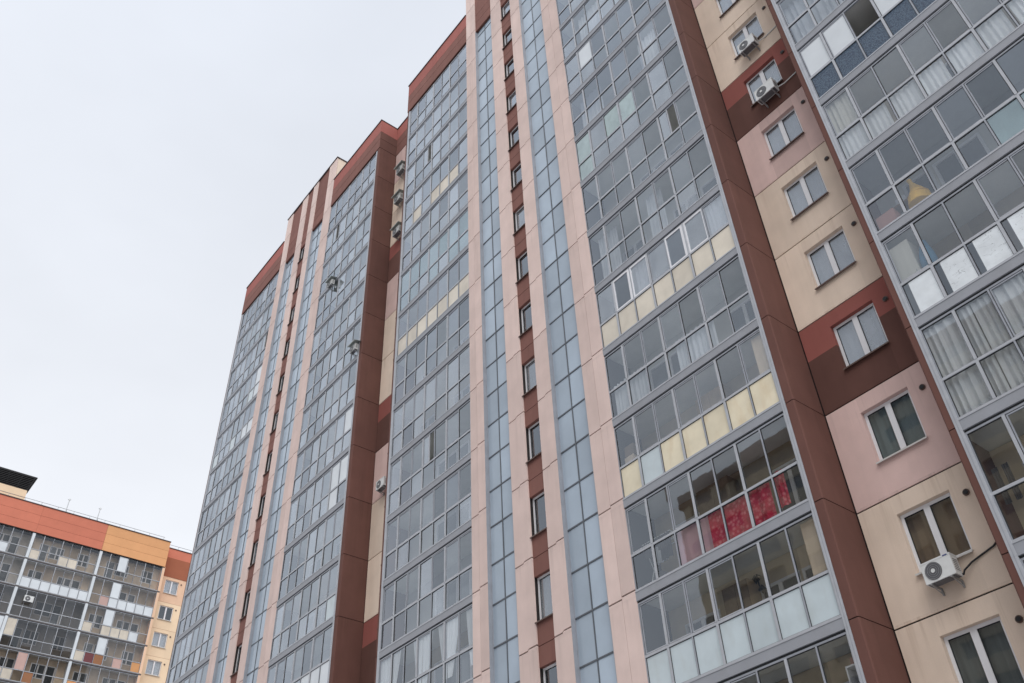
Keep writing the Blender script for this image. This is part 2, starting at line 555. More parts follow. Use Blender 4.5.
def inner_mesh(wd, kind, wall, y=1.2, mat=None):
    """back wall of the balcony: wall round a door and windows"""
    b = MB()
    wall = mat or wall
    ops = {0: [(0.75, 1.55, 0.25, 2.25), (1.62, 2.9, 0.95, 2.25), (4.1, 5.2, 0.95, 2.25)],
           1: [(0.5, 1.7, 0.95, 2.25), (3.0, 4.2, 0.95, 2.25), (4.27, 5.0, 0.25, 2.25)],
           2: [(1.9, 3.3, 0.95, 2.25), (3.37, 4.1, 0.25, 2.25)]}[kind]
    x = 0.0
    for (xa, xb, za, zb) in ops:
        xa, xb = xa * wd / 5.75, xb * wd / 5.75
        b.box(x, xa, y, y + 0.12, 0.2, H, wall)
        b.box(xa, xb, y, y + 0.12, zb, H, wall)
        if za > 0.3:
            b.box(xa, xb, y, y + 0.12, 0.2, za, wall)
        f = 0.075
        b.box(xa, xa + f, y - 0.02, y + 0.05, za, zb, PVC)
        b.box(xb - f, xb, y - 0.02, y + 0.05, za, zb, PVC)
        b.box(xa + f, xb - f, y - 0.02, y + 0.05, zb - f, zb, PVC)
        b.box(xa + f, xb - f, y - 0.02, y + 0.05, za, za + f, PVC)
        if xb - xa > 1.0:
            c = (xa + xb) / 2
            b.box(c - 0.06, c + 0.06, y - 0.015, y + 0.05, za + f, zb - f, PVC)
        b.box(xa + f, xb - f, y + 0.02, y + 0.03, za + f, zb - f, ROOMGLASS)
        x = xb
    b.box(x, wd, y, y + 0.12, 0.2, H, wall)
    return b.mesh('inner_wall')
ROOMGLASS = panel('room_window_glass', (0.10, 0.11, 0.12), 0.08, 0.3, 0.5, 0.5)

FARW = {1: plaster('far_inner_tan', (0.66, 0.54, 0.42), 0.35, 0.15), 2: plaster('far_inner_grey', (0.50, 0.46, 0.42), 0.3, 0.1)}

def slab_mesh(wd, band=0.27, bm=None):
    b = MB()
    b.box(0, wd, 0.0, 0.12, 0.0, band, bm or BAND)
    b.box(0, wd, -0.012, 0.0, band - 0.03, band - 0.005, ALUL)
    b.box(0, wd, 0.12, 1.34, 0.02, 0.2, CEIL)
    return b.mesh('glazed_balcony')

def balcony(parent, x0, wd, j, top, bot, inner=None, wall=None, zbase=None, **kw):
    rnd = random.Random(hash((round(x0 * 10), j)) & 0xffff)
    inner = rnd.randrange(3) if inner is None else inner
    wall = rnd.choice((0, 0, 1, 2, 2)) if wall is None else wall
    z = Z0 + H * j if zbase is None else zbase
    bandh = kw.get('band', 0.27)
    bm = kw.pop('bm', None)
    far = kw.pop('far', False)
    p = obj('glazed_balcony', cached(('slab', round(wd, 3), bandh, bm and bm.name), lambda: slab_mesh(wd, bandh, bm)), parent, (x0, 0, z))
    if far:
        top, bot = top.replace('g', 'y').replace('d', 'x'), bot.replace('g', 'y').replace('d', 'x')
    fr, gl, inf = glazing_meshes(wd, top, bot, seed=rnd.randrange(9999), **kw)
    obj('window_frame', fr, p)
    if gl:
        obj('glass', gl, p)
    if inf:
        obj('infill_panel', inf, p)
    obj('inner_wall', cached(('in', round(wd, 3), inner, wall, far), lambda: inner_mesh(wd, inner, FARW[wall] if far else INN[wall], 0.75 if far else 1.2)), p)
    return p

# ------------------------------------------------------------------ the tall apartment block
TALL = thing('apartment_block', 'tall glazed apartment block with pink piers, brown corners and red parapet', 'apartment block')
# --- x positions of one entrance section (add 0, -G or +G)
XL0, XL1 = -28.58, -22.75       # left stack of glazed balconies
XR0, XR1 = -15.55, -9.75        # right stack
OUTL, OUTR = -28.75, -9.5
PIERS = [(-22.75, -21.92, 2), (-20.48, -19.65, 1), (-18.86, -18.14, 1), (-16.58, -15.55, 2)]
STRIPS = [(-21.92, -20.48, 0.34), (-18.14, -16.58, 0.175)]
WIN = (-19.65, -18.86)
TOPZ = Z0 + 13.03 * H           # top of the glazing
def zk(k):
    return Z0 + k * H

def pier(parent, x0, x1, ncol, zlo, zhi, off=0.25):
    b = MB()
    b.box(x0 + 0.01, x1 - 0.01, 0.05, 1.3, zlo, zhi - 0.02, DARK)
    cw = (x1 - x0) / ncol
    j0 = int((zlo - Z0) / H) - 1
    z = Z0 + j0 * H
    js = range(j0, int((zhi - Z0) / H) + 2)
    for c in range(ncol):
        for j in js:
            o = off + (0.07 if c % 2 else 0)
            za, zb = max(zlo, zk(j) + o + 0.022), min(zhi, zk(j + 1) + o - 0.022)
            if zb - za < 0.05:
                continue
            xa, xb = x0 + c * cw + (0.006 if c else 0), x0 + (c + 1) * cw - (0.006 if c < ncol - 1 else 0)
            if ncol == 1:      # the joint jogs in the middle of a narrow pier
                xm = (xa + xb) / 2
                lo, hi = za, zb
                jog = 0.05
                a0 = lo if lo == zlo else lo - jog
                a1 = hi if hi == zhi else hi - jog
                pts = [(xa, a0), (xm, a0), (xm + 0.04, lo), (xb, lo), (xb, hi), (xm + 0.04, hi), (xm, a1), (xa, a1)]
                n0 = len(b.v)
                b.v += [(px, 0.0, pz) for px, pz in pts] + [(px, 0.06, pz) for px, pz in pts]
                n = len(pts)
                im = b._m(PINK)
                b.f.append(tuple(n0 + a for a in range(n)))
                b.mi.append(im)
                for a in range(n):
                    d = (a + 1) % n
                    b.f.append((n0 + d, n0 + a, n0 + n + a, n0 + n + d))
                    b.mi.append(im)
            else:
                b.box(xa, xb, 0.0, 0.06, za, zb, PINK)
    return b.build('pier', parent)

def strip(parent, x0, x1, ph, zlo, zhi):
    """tall bluish glass strip, recessed between two piers"""
    f = MB()
    yr = 0.15
    f.box(x0, x0 + 0.03, 0.012, yr + 0.06, zlo, zhi, ALU)
    f.box(x1 - 0.03, x1, 0.012, yr + 0.06, zlo, zhi, ALU)
    f.box(x0 + 0.03, x0 + 0.05, yr - 0.02, yr + 0.06, zlo, zhi, ALU)
    f.box(x1 - 0.08, x1 - 0.03, yr - 0.02, yr + 0.06, zlo, zhi, ALU)
    f.box(x0 + 0.05, x1 - 0.08, yr + 0.05, yr + 0.09, zlo, zhi, DARK)
    xa, xb = x0 + 0.05, x1 - 0.08
    xm = (xa + xb) / 2
    g2 = MB()
    k = -5 + ph
    ed = []
    while zk(k) < zhi:
        if zk(k) > zlo + 0.2 and zk(k) < zhi - 0.2:
            ed.append(zk(k))
        k += 0.5
    ed = [zlo] + ed + [zhi]
    for a, c in zip(ed[:-1], ed[1:]):
        f.box(xa, xb, yr - 0.008, yr + 0.05, c - 0.024, c + 0.024, FRAMED)
        f.box(xm - 0.02, xm + 0.02, yr - 0.006, yr + 0.05, a + 0.024, c - 0.024, FRAMED)
        for (p, q) in ((xa, xm - 0.02), (xm + 0.02, xb)):
            t = random.uniform(-1, 1) * 0.004
            u = random.uniform(-1, 1) * 0.004
            y = yr + 0.014
            g2.face([(p, y - t - u, a + 0.024), (q, y + t - u, a + 0.024), (q, y + t + u, c - 0.024), (p, y - t + u, c - 0.024)], SPAN)
    p = f.build('glass_strip', parent)
    g2.build('glass_panels', p)
    return p

def window(parent, x0, x1, z0, z1, y, two=True, curtain=None, sill=SILL, gl='g', lean=0, tint=None, drape=1.0):
    """plastic window in an opening of the wall; y is the plane of its outer face"""
    w, h = x1 - x0, z1 - z0
    f = MB()
    t = 0.075
    f.box(0, t, 0, 0.06, 0, h, PVC)
    f.box(w - t, w, 0, 0.06, 0, h, PVC)
    f.box(t, w - t, 0, 0.06, 0, t, PVC)
    f.box(t, w - t, 0, 0.06, h - t, h, PVC)
    if two:
        m = w * 0.5
        f.box(m - 0.075, m + 0.075, -0.008, 0.06, t, h - t, PVC)
    q = 0.012
    lights = [(t, w * 0.5 - 0.075), (w * 0.5 + 0.075, w - t)] if two else [(t, w - t)]
    gm = MB()
    for a, c in lights:
        f.box(a, a + q, 0.012, 0.04, t, h - t, RUBBER_SHADE)
        f.box(c - q, c, 0.012, 0.04, t, h - t, RUBBER_SHADE)
        f.box(a + q, c - q, 0.012, 0.04, h - t - q, h - t, RUBBER_SHADE)
        tt = random.uniform(-1, 1) * 0.004
        gm.face([(a, 0.03 - tt, t), (c, 0.03 + tt, t), (c, 0.03 + tt, h - t), (a, 0.03 - tt, h - t)], GL[gl])
    p = f.build('window', parent, (x0, y, z0))
    gm.build('pane', p)
    s = MB()
    s.face([(0 - 0.02, -0.20, -0.035), (w + 0.02, -0.20, -0.035), (w + 0.02, 0.0, 0.0), (-0.02, 0.0, 0.0)], sill)
    s.box(-0.02, w + 0.02, -0.20, -0.19, -0.075, -0.036, sill)
    s.build('sill', p)
    if curtain:
        wavy(0.02, w - 0.02, 0.03, h * drape if drape <= 1 else h, 0.16, curtain, 5, 0.014).build('curtain', p)
    return p

def wavy(x0, x1, z0, z1, y, mat, folds=8, amp=0.03, gather=0.0, skew=0.0, nz=6, seed=0):
    """hanging cloth with folds; gather draws the bottom together, skew moves it sideways"""
    rnd = random.Random(seed + int(abs(x0) * 100))
    b = MB()
    n = max(16, int(folds * 6))
    ph = rnd.random() * 6
    grid = []
    for k in range(nz + 1):
        v = k / nz
        for i in range(n + 1):
            u = i / n
            s = 1 - gather * (1 - v) ** 1.3
            xx = x0 + (x1 - x0) * (0.5 + (u - 0.5) * s) + skew * (1 - v)
            yy = y + amp * math.sin(u * folds * 6.283 + ph + 1.3 * math.sin(u * 9 + ph) + 0.12 * v) + 0.35 * amp * math.sin(u * folds * 1.7 * 6.283)
            grid.append((xx, yy, z0 + (z1 - z0) * v))
    b.v = grid
    b.mats = [mat]
    for k in range(nz):
        for i in range(n):
            a = k * (n + 1) + i
            b.f.append((a, a + 1, a + n + 2, a + n + 1))
            b.mi.append(0)
    return b

def corner_wall(parent, xf0, xf1, side, zlo, zhi):
    """brown corner pier of a glazed stack: narrow front, and the flank that runs back to the recess"""
    b = MB()
    c = 0.03
    for j in range(-5, 14):
        za, zb = max(zlo, zk(j) + 0.13 + 0.012), min(zhi, zk(j + 1) + 0.13 - 0.012)
        if zb - za < 0.05:
            continue
        if side > 0:
            pts = [(xf0, 0.0), (xf1 - c, 0.0), (xf1, c), (xf1, 1.22), (xf0, 1.22)]
            ms = [BROWNT, BROWNT, BROWN, BROWN, BROWN]
        else:
            pts = [(xf0 + c, 0.0), (xf1, 0.0), (xf1, 1.22), (xf0, 1.22), (xf0, c)]
            ms = [BROWNT, BROWN, BROWN, BROWN, BROWNT]
        b.prism(pts, za, zb, BROWN, ms)
    b.box(xf0 + 0.02, xf1 - 0.025, 0.025, 1.2, zlo, zhi, DARK)
    return b.build('corner_wall', parent)

def parapet_run(b, x0, x1, y0, y1, tall=True):
    for za, zb, m in ((13.045, 13.36, BROWN), (13.37, 13.62, BROWN), (13.628, 14.03, REDC)):
        fm = BRICK if m is BROWN else REDC
        n = max(1, round((x1 - x0) / 3.2))
        for i in range(n):
            b.box(x0 + (x1 - x0) * i / n + (0.006 if i else 0), x0 + (x1 - x0) * (i + 1) / n - (0.006 if i < n - 1 else 0), y0, y1, zk(za), zk(zb), m, fm)
    b.box(x0 + 0.03, x1 - 0.03, y0 + 0.04, y1 - 0.001, zk(13.05), zk(14.02), DARK)
    b.box(x0 - 0.03, x1 + 0.03, y0 - 0.05, y1 + 0.03, zk(14.03) + 0.004, zk(14.05) + 0.01, COPING)

def section(dx, lo_l, lo_r, left_rows, right_rows, full=True):
    """one entrance section; rows give the panes of each storey"""
    P = TALL
    for j, (t, bt, kw) in left_rows.items():
        balcony(P, XL0 + dx, XL1 - XL0, j, t, bt, prof='L', **kw)
    b = MB()
    b.box(OUTL + dx, XL1 + dx, 0.03, 1.9, 0.001, zk(min(left_rows)) - 0.002, BASE)
    if right_rows:
        for j, (t, bt, kw) in right_rows.items():
            balcony(P, XR0 + dx, XR1 - XR0, j, t, bt, prof='R', **kw)
        b.box(XR0 + dx, OUTR + dx, 0.03, 1.9, 0.001, zk(min(right_rows)) - 0.002, BASE)
    b.build('base_wall', P)
    corner_wall(P, OUTL + dx, XL0 + dx - 0.004, -1, zk(min(left_rows)), TOPZ)
    if right_rows:
        corner_wall(P, XR1 + dx + 0.004, OUTR + dx, 1, zk(min(right_rows)), TOPZ)
    ztop = zk(14.9)
    zb = 0.003
    for i, (a, c, n) in enumerate(PIERS):
        if full or i < 2:
            pier(P, a + dx, c + dx, n, zb, ztop if i not in (0, 3) else ztop)
    for i, (a, c, ph) in enumerate(STRIPS):
        if full or i < 1:
            strip(P, a + dx, c + dx, ph, zb, zk(13.0))
    # parapets
    b = MB()
    parapet_run(b, OUTL + dx, XL1 + dx, -0.02, 1.3)
    b.build('parapet', P)
    if full:
        b = MB()
        parapet_run(b, XR0 + dx, OUTR + dx, -0.02, 1.3)
        b.build('parapet', P)
        # stair tower over the middle, with brown infill between the piers
        b = MB()
        xa, xb = PIERS[0][0] + dx, PIERS[3][1] + dx
        for (p, q) in ((STRIPS[0][0], STRIPS[0][1]), (WIN[0], WIN[1]), (STRIPS[1][0], STRIPS[1][1])):
            for za, zc in ((13.03, 13.33), (13.34, 13.62), (13.63, 14.88)):
                b.box(p + dx, q + dx, 0.04, 0.3, zk(za), zk(zc), BRICK)
        b.box(xa + 0.012, xb - 0.012, 1.31, 6.5, zk(13.6), ztop - 0.03, CREAM)
        b.box(xa - 0.002, xa + 0.2, 0.07, 1.30, zk(14.06), ztop - 0.03, CREAM)
        b.box(xb - 0.2, xb + 0.002, 0.07, 1.30, zk(14.06), ztop - 0.03, CREAM)
        b.box(xa - 0.06, xb + 0.06, -0.05, 6.6, ztop - 0.028, ztop + 0.05, COPING)
        b.build('stair_tower', P)
        # column of landing windows
        xw0, xw1 = WIN[0] + dx, WIN[1] + dx
        for j in range(-4, 13):
            b = MB()
            b.box(xw0, xw1, 0.05, 0.24, max(0.004, zk(j - 1) + 2.38), zk(j) + 0.20 - 0.012, BRICK)
            b.box(xw0, xw1, 0.05, 0.24, zk(j) + 0.20 + 0.012, zk(j) + 0.95, BRICK)
            b.box(xw0 + 0.002, xw1 - 0.002, 0.10, 0.22, zk(j) + 0.19, zk(j) + 0.21, DARK)
            b.build('spandrel_panel', P)
        b = MB()
        b.box(xw0, xw1, 0.05, 0.24, zk(12) + 2.38, zk(13.02), BRICK)
        b.build('spandrel_panel', P)
        for j in range(-2 if dx == 0 else 0, 13):
            window(P, xw0 + 0.01, xw1 - 0.01, zk(j) + 0.952, zk(j) + 2.378, 0.17, two=False, gl='g' if (j * 7 + int(dx)) % 3 else 'h')
            # dark jamb on the left of each window
    return

def row(t, b, **kw):
    return (t, b, kw)

rnd = random.Random(5)
def rand_row(lite=0.2, dark=0.12):
    def pick(p_l, p_d):
        r = rnd.random()
        return 'h' if r < p_l else ('d' if r < p_l + p_d else 'g')
    base = rnd.choice((0.05, 0.15, 0.3, 0.12))
    return (''.join(pick(base, dark) for _ in range(7)), ''.join(pick(base + 0.12, dark) for _ in range(7)), {})

# section B (middle of the picture)
BL = {j: rand_row() for j in range(-1, 13)}
BL[12] = row('gghghgh', 'ghhghgg')
BL[11] = row('hhghhgg', 'ghhhghg')
BL[10] = row('hgahhgg', 'ggghghg')
BL[9] = row('hgggggg', 'pphgggg')
BL[9] = row('ghddgdh', 'hphppph')
BL[8] = row('ghggdhg', 'ghggghg')
BL[7] = row('ttttttt', 'tththtt')
BL[6] = row('ggddgdg', 'ppCCCCp')
BL[5] = row('ggddgdd', 'gghdggg')
BL[4] = row('hhhhhhh', 'hghgghg')
BL[3] = row('hggaggg', 'hghgggg')
BL[2] = row('ggggddg', 'ghgggdh')
BL[1] = row('ggghdgg', 'gggghgg')
BL[0] = row('ggggggg', 'ggggggg', inner=2, wall=3)
BR = {j: rand_row() for j in range(-3, 12)}
BR[-2] = row('ggggggg', 'wwwwwww', inner=1, wall=3)
BR[-1] = row('ggggggg', 'wwwwwww', inner=1, wall=1)
BR[0] = row('ggggggg', 'ggggggg', inner=0, wall=3)
BR[1] = row('ggggggg', 'cwccccc', inner=2, wall=1)
BR[2] = row('ggggggg', 'ggggggg', inner=0, wall=0)
BR[4] = row('ggggggg', 'ggggghg', inner=1, wall=0)
BR[3] = row('hsShsSh', 'CCCCCCC', inner=0, wall=0)
BR[5] = row('gggggag', 'ggggggg', inner=2, wall=2)
BR[6] = row('vhvvghg', 'vhhhghg', inner=0)
BR[7] = row('ddddggg', 'ggggdgg', inner=1)
BR[8] = row('hWdgddg', 'hhgdggd', inner=2)
BR[9] = row('ggghgdg', 'hghhggg', inner=0)
BR[10] = row('ghhghgg', 'ghhgggg', inner=1)
section(0.0, 0, 0, BL, BR)
# section A (further along, at the left)
AL = {j: rand_row(0.3, 0.08) for j in range(1, 13)}
AR = {j: rand_row(0.3, 0.08) for j in range(0, 13)}
AL[10] = row('ghhghga', 'hghhghg')
AL[8] = row('ghgggdg', 'whhwhWW')
AL[9] = row('ghhgghW', 'ghhhgwW')
AR[11] = row('hahghgg', 'ghhghgg')
AR[4] = row('hghhgWW', 'ghghhWg')
AR[5] = row('gghghhW', 'hghghhh')
AR[1] = row('gdggdgg', 'ggghWWW')
AR[2] = row('hghgghg', 'hhghhhw')
section(-G, 0, 0, AL, AR)
# section C (right edge)
CL = {j: rand_row() for j in range(-3, 9)}
CL[-1] = row('ggggggg', 'ghhhhhh', inner=1, wall=1)
CL[0] = row('ggggggg', 'ggggggg', inner=2, wall=2)
CL[1] = row('ggggggg', 'fffffff', inner=1, wall=3)
CL[2] = row('ddddddd', 'ggggttt', inner=0, wall=0)
CL[3] = row('ggggggg', 'ggggggg', inner=2, wall=1)
CL[4] = row('WWkWWWW', 'bbbbbbb', inner=0)
CL[5] = row('ggggggg', 'ggggggg', inner=1, wall=0)
section(G, 0, 0, CL, None, full=False)

# --- recessed window bays between the sections
WX0, WX1, WZ0, WZ1 = -8.56, -7.27, 1.02, 2.44
def recess(dx, jw, curtains, shift=0.0, vent=-6.94):
    P = TALL
    b = MB()
    xa, xb = OUTR + dx + 0.045, OUTL + G + dx + 0.1
    y0, y1 = 1.2, 1.36
    wx0, wx1 = WX0 + dx + shift, WX1 + dx + shift
    for j in range(-4, 13):
        zb_, zt = zk(j) + 0.09 + 0.019, zk(j + 1) + 0.09 - 0.019
        ph = (j - 1) % 4
        if ph == 0:
            lv = [(0, BROWN), (1.82, RED)]
        else:
            m = {3: PINKW, 1: CREAM, 2: CREAM}[ph]
            lv = [(0, m)]
        cuts = [max(zb_, 0.005)] + [zk(j) + q for q, _ in lv[1:]] + [zt]
        for (a, c), (_, m) in zip(zip(cuts[:-1], cuts[1:]), lv):
            o0, o1 = max(a, zk(j) + WZ0), min(c, zk(j) + WZ1)
            if c - a < 0.02:
                continue
            if j < -3 or o1 <= o0:
                b.box(xa, xb, y0, y1, a, c, m)
                continue
            b.box(xa, wx0, y0, y1, a, c, m)
            b.box(wx1, xb, y0, y1, a, c, m)
            if o0 > a:
                b.box(wx0, wx1, y0, y1, a, o0, m)
            if o1 < c:
                b.box(wx0, wx1, y0, y1, o1, c, m)
        b.box(xa, xb, y0 + 0.03, y1 - 0.01, zt - 0.002, zt + 0.04, DARK)
    b.box(OUTR + dx - 0.08, xa - 0.001, 1.25, 1.34, 0.006, zk(13.0), DARK)
    b.build('recessed_wall', P)
    b = MB()
    parapet_run(b, OUTR + dx + 0.03, OUTL + G + dx - 0.03, 1.19, 2.0)
    b.build('parapet', P)
    for j in jw:
        cu = curtains.get(j, C_GREY)
        window(P, wx0 + 0.003, wx1 - 0.003, zk(j) + WZ0 + 0.003, zk(j) + WZ1 - 0.003, 1.32, True, cu, SILLW if j in (-1, 0) else SILL, 'h' if j >= 1 else 'g')  # upper panes: pale diffuse film stands in for reflected sky
        v = MB()
        vx, vz = vent + dx, zk(j) + 2.2
        n = 14
        v.tube((vx, 1.17, vz), (vx, 1.21, vz), 0.075, SILL, n)
        v.tube((vx, 1.155, vz), (vx, 1.169, vz), 0.052, BLACK, n)  # black disc painted as the shaded mouth of the pipe
        v.build('vent_pipe', P)
recess(0.0, range(-3, 10), {-3: C_SLATE, -2: C_SLATE, -1: C_BROWN, 0: C_TEAL})
recess(-G, range(1, 13), {}, 0.55, -8.25)

# --- block across the yard, behind the photographer: it darkens the lower panes at the right
ACR = thing('apartment_block', 'tan block across the yard, mirrored darkly in the lower right panes', 'apartment block', (-57.0, -54.0, 0))
TAN = plaster('tan_brick', (0.42, 0.36, 0.27), 0.2, 0.2)
for k in range(18):
    b = MB()
    b.box(0, 72, -14, 0, 0.3 + k * 2.95, 0.3 + k * 2.95 + 1.5, TAN)
    for q in range(13):
        b.box(q * 6.0 - (0 if q < 12 else 1.0), q * 6.0 + (1.0 if q < 12 else 0.0), -0.3, -0.002, 0.3 + k * 2.95 + 1.5, 0.3 + k * 2.95 + 2.95, TAN)
    p = b.build('storey_wall', ACR)
    b = MB()
    b.box(0.02, 71.98, -13.9, -0.302, 0.3 + k * 2.95 + 1.501, 0.3 + k * 2.95 + 2.949, FRAMED)
    b.build('window_band', p)
b = MB()
b.box(-0.3, 72.3, -14.3, 0.3, 53.401, 55.0, BROWN)
b.build('parapet', ACR)

# --- core of the block and its roof
b = MB()
b.box(-51.1, 13.0, 1.9, 15.0, 0.002, zk(13.9), CORE)
b.box(-51.05, 13.0, 2.02, 15.1, zk(13.9), zk(13.95), COPING)
b.build('wall', TALL)
b = MB()
b.box(STRIPS[0][1] + G, 13.0, 0.05, 1.9, 0.004, zk(13.9), PINK)
b.build('wall', TALL)

# ------------------------------------------------------------------ the lower block behind at the left
FAR = thing('apartment_block', 'orange and coral topped apartment block standing far behind at lower left', 'apartment block', (-89.1, 0, 0), R(90))
FZ = 44.15
def fk(k):
    return FZ + k * H
DIV = [-9.4, -9.15, -2.75, 3.65, 10.05]
FR = {}
def fr_row(i, k, t, bt, **kw):
    FR[(i, k)] = (t, bt, kw)
fr_row(3, 0, 'ggWgggg', 'ggggggg', inner=0, wall=1)
fr_row(3, -1, 'ggWgggg', 'geWWWWW', inner=2, wall=1)
fr_row(3, -2, 'ggWgggg', 'pgpppWg', inner=1, wall=1)
fr_row(3, -3, 'ggWgggg', 'prngego', inner=0, wall=1)
fr_row(3, -4, 'ggggggg', 'onggpgg', inner=1, wall=1)
fr_row(2, 0, 'ggggggg', 'pggppgg', inner=0, wall=1)
fr_row(2, -1, 'ggggggg', 'WWWWWWW', inner=1, wall=1)
fr_row(2, -2, 'ddddddd', 'ddddgdd', inner=2, wall=2)
fr_row(2, -3, 'pdddddd', 'ddddddd', inner=0, wall=2)
fr_row(2, -4, 'ggegggg', 'ppgnggg', inner=1, wall=1)
fr_row(1, 0, 'ggggggg', 'gggWWgg', inner=1, wall=2)
fr_row(1, -1, 'ggggggg', 'ggWgWgg', inner=1, wall=2)
fr_row(1, -2, 'ddddddd', 'dddpddd', inner=0, wall=2)
fr_row(1, -3, 'ddddgdW', 'ggdddWW', inner=0, wall=2)
fr_row(1, -4, 'ggggggg', 'ppggggn', inner=0, wall=1)
FB = plain('thin_band_dark', (0.12, 0.11, 0.11), 0.5, 0.4)
for i in range(1, 4):
    for k in range(-6, 1):
        t, bt, kw = FR.get((i, k), ('ggggggg', 'gpggggp', {'wall': 1}))
        balcony(FAR, DIV[i] + 0.125, DIV[i + 1] - DIV[i] - 0.25, 100 + k + 7 * i, t, bt, zbase=fk(k), band=0.14, tr=1.13, thick=0.034, light=False, bm=FB, far=True, **kw)
for i in range(1, 5):
    b = MB()
    for k in range(-6, 1):
        b.box(DIV[i] - 0.12, DIV[i] + 0.12, -0.012, 1.3, fk(k) + 0.15, fk(k) + 2.78, PN['W'] if i < 4 else PEACH)
        b.box(DIV[i] - 0.11, DIV[i] + 0.11, 0.01, 1.3, fk(k), fk(k) + 0.149, FB)
    b.build('divider', FAR)
b = MB()
for (za, zb) in ((46.95, 47.79), (47.81, 48.72), (48.74, 49.74)):
    for (xa, xb, m) in ((DIV[0], -2.72, CORAL), (-2.71, 3.6, CORAL), (3.62, 10.12, ORANGE)):
        b.box(xa, xb, -0.06, 1.5, za, zb, m)
b.box(DIV[0], 10.1, -0.03, 1.45, 46.85, 49.7, DARK)
b.box(DIV[0] - 0.05, 10.16, -0.12, 1.6, 49.745, 49.83, COPING)
b.build('parapet', FAR)
b = MB()
b.box(10.12, 16.0, 1.16, 2.0, 48.72, 49.74, CORAL)
b.box(10.12, 16.0, 1.16, 2.0, 46.62, 48.71, RUST)
b.box(10.1, 16.05, 1.10, 2.05, 49.745, 49.81, COPING)
b.build('parapet', FAR)
b = MB()
wx = (10.87, 12.3)
for k in range(-7, 1):
    za, zt = fk(k) - 0.28 + 0.012, fk(k + 1) - 0.28 - 0.012
    m = PEACH if k > -1 else SAND
    o0, o1 = fk(k) + 0.74, fk(k) + 2.16
    b.box(10.06, wx[0], 1.2, 1.36, za, zt, m)
    b.box(wx[1], 16, 1.2, 1.36, za, zt, m)
    b.box(wx[0], wx[1], 1.2, 1.36, za, o0, m)
    b.box(wx[0], wx[1], 1.2, 1.36, o1, zt, m)
    b.box(10.06, 16, 1.23, 1.35, zt - 0.01, zt + 0.034, RUST)
b.build('recessed_wall', FAR)
for k in range(-5, 1):
    window(FAR, wx[0] + 0.003, wx[1] - 0.003, fk(k) + 0.743, fk(k) + 2.157, 1.30, True, None if k == -1 else C_WHITE, SILLW, 'g' if k == -1 else 'h')
    v = MB()
    v.tube((12.55, 1.15, fk(k) + 1.95), (12.55, 1.21, fk(k) + 1.95), 0.08, SILL, 12)
    v.build('vent_pipe', FAR)
b = MB()
b.box(DIV[0], 16, 1.9, 14, 0.002, 49.4, CORE)
b.box(DIV[0], 10.0, 0.03, 1.9, 0.003, fk(-6) - 0.01, BASE)
b.box(10.05, 16, 1.2, 1.9, 0.004, fk(-7) - 0.27, SAND)
b.box(DIV[0], DIV[1] - 0.13, 0.05, 1.9, fk(-6), 46.8, SAND)
b.build('wall', FAR)
b = MB()                                              # roof railing
for zz in (50.12, 50.42):
    b.tube((DIV[0], 0.5, zz), (9.6, 0.5, zz), 0.022, STEEL, 6)
    b.tube((9.9, 1.7, zz), (16, 1.7, zz), 0.022, STEEL, 6)
x = DIV[0] + 0.3
while x < 9.7:
    b.tube((x, 0.5, 49.8), (x, 0.5, 50.42), 0.02, STEEL, 6)
    b.tube((x, 0.5, 50.3), (x, 0.95, 49.8), 0.012, STEEL, 6)
    x += 1.55
for x in (10.2, 11.6, 13.0, 14.4, 15.8):
    b.tube((x, 1.7, 49.8), (x, 1.7, 50.42), 0.02, STEEL, 6)
b.build('railing', FAR)
for xa in (-0.62, 2.45):                              # roof aerials
    b = MB()
    b.tube((xa, 0.3, 49.8), (xa + 0.03, 0.3, 51.4), 0.035, STEEL, 8)
    b.tube((xa - 0.12, 0.3, 51.38), (xa + 0.16, 0.3, 51.42), 0.03, STEEL, 8)
    b.tube((xa + 0.03, 0.3, 51.3), (xa + 0.03, 0.3, 51.52), 0.06, METAL_W, 8)
    b.tube((xa, 0.3, 50.3), (xa + 0.35, 0.6, 49.8), 0.015, STEEL, 6)
    b.build('aerial', FAR)
b = MB()                                              # vent shaft with its black louvred hood
b.box(-7.4, -4.25, 2.6, 5.0, 49.41, 52.35, SAND)
for zz in (50.6, 51.5):
    b.box(-7.39, -4.245, 2.595, 5.0, zz, zz + 0.02, RUST)
sh = b.build('vent_shaft', FAR)
b = MB()
for i in range(9):
    f0 = i / 8
    e = 0.02 + 0.42 * f0
    z = 52.36 + 1.25 * f0
    b.box(-7.4 - e, -4.25 + e, 2.6 - e, 5.0 + e, z, z + 0.07, BLACK)
b.box(-7.2, -4.45, 2.8, 4.8, 52.35, 53.6, BLACK)
for x in (-7.3, -6.3, -5.3, -4.35):
    b.tube((x, 2.58, 52.36), (x + (x + 5.8) * 0.24, 2.2, 53.66), 0.035, BLACK, 6)
b.box(-7.86, -3.79, 2.14, 5.46, 53.68, 53.8, BLACK)
b.build('hood', sh)

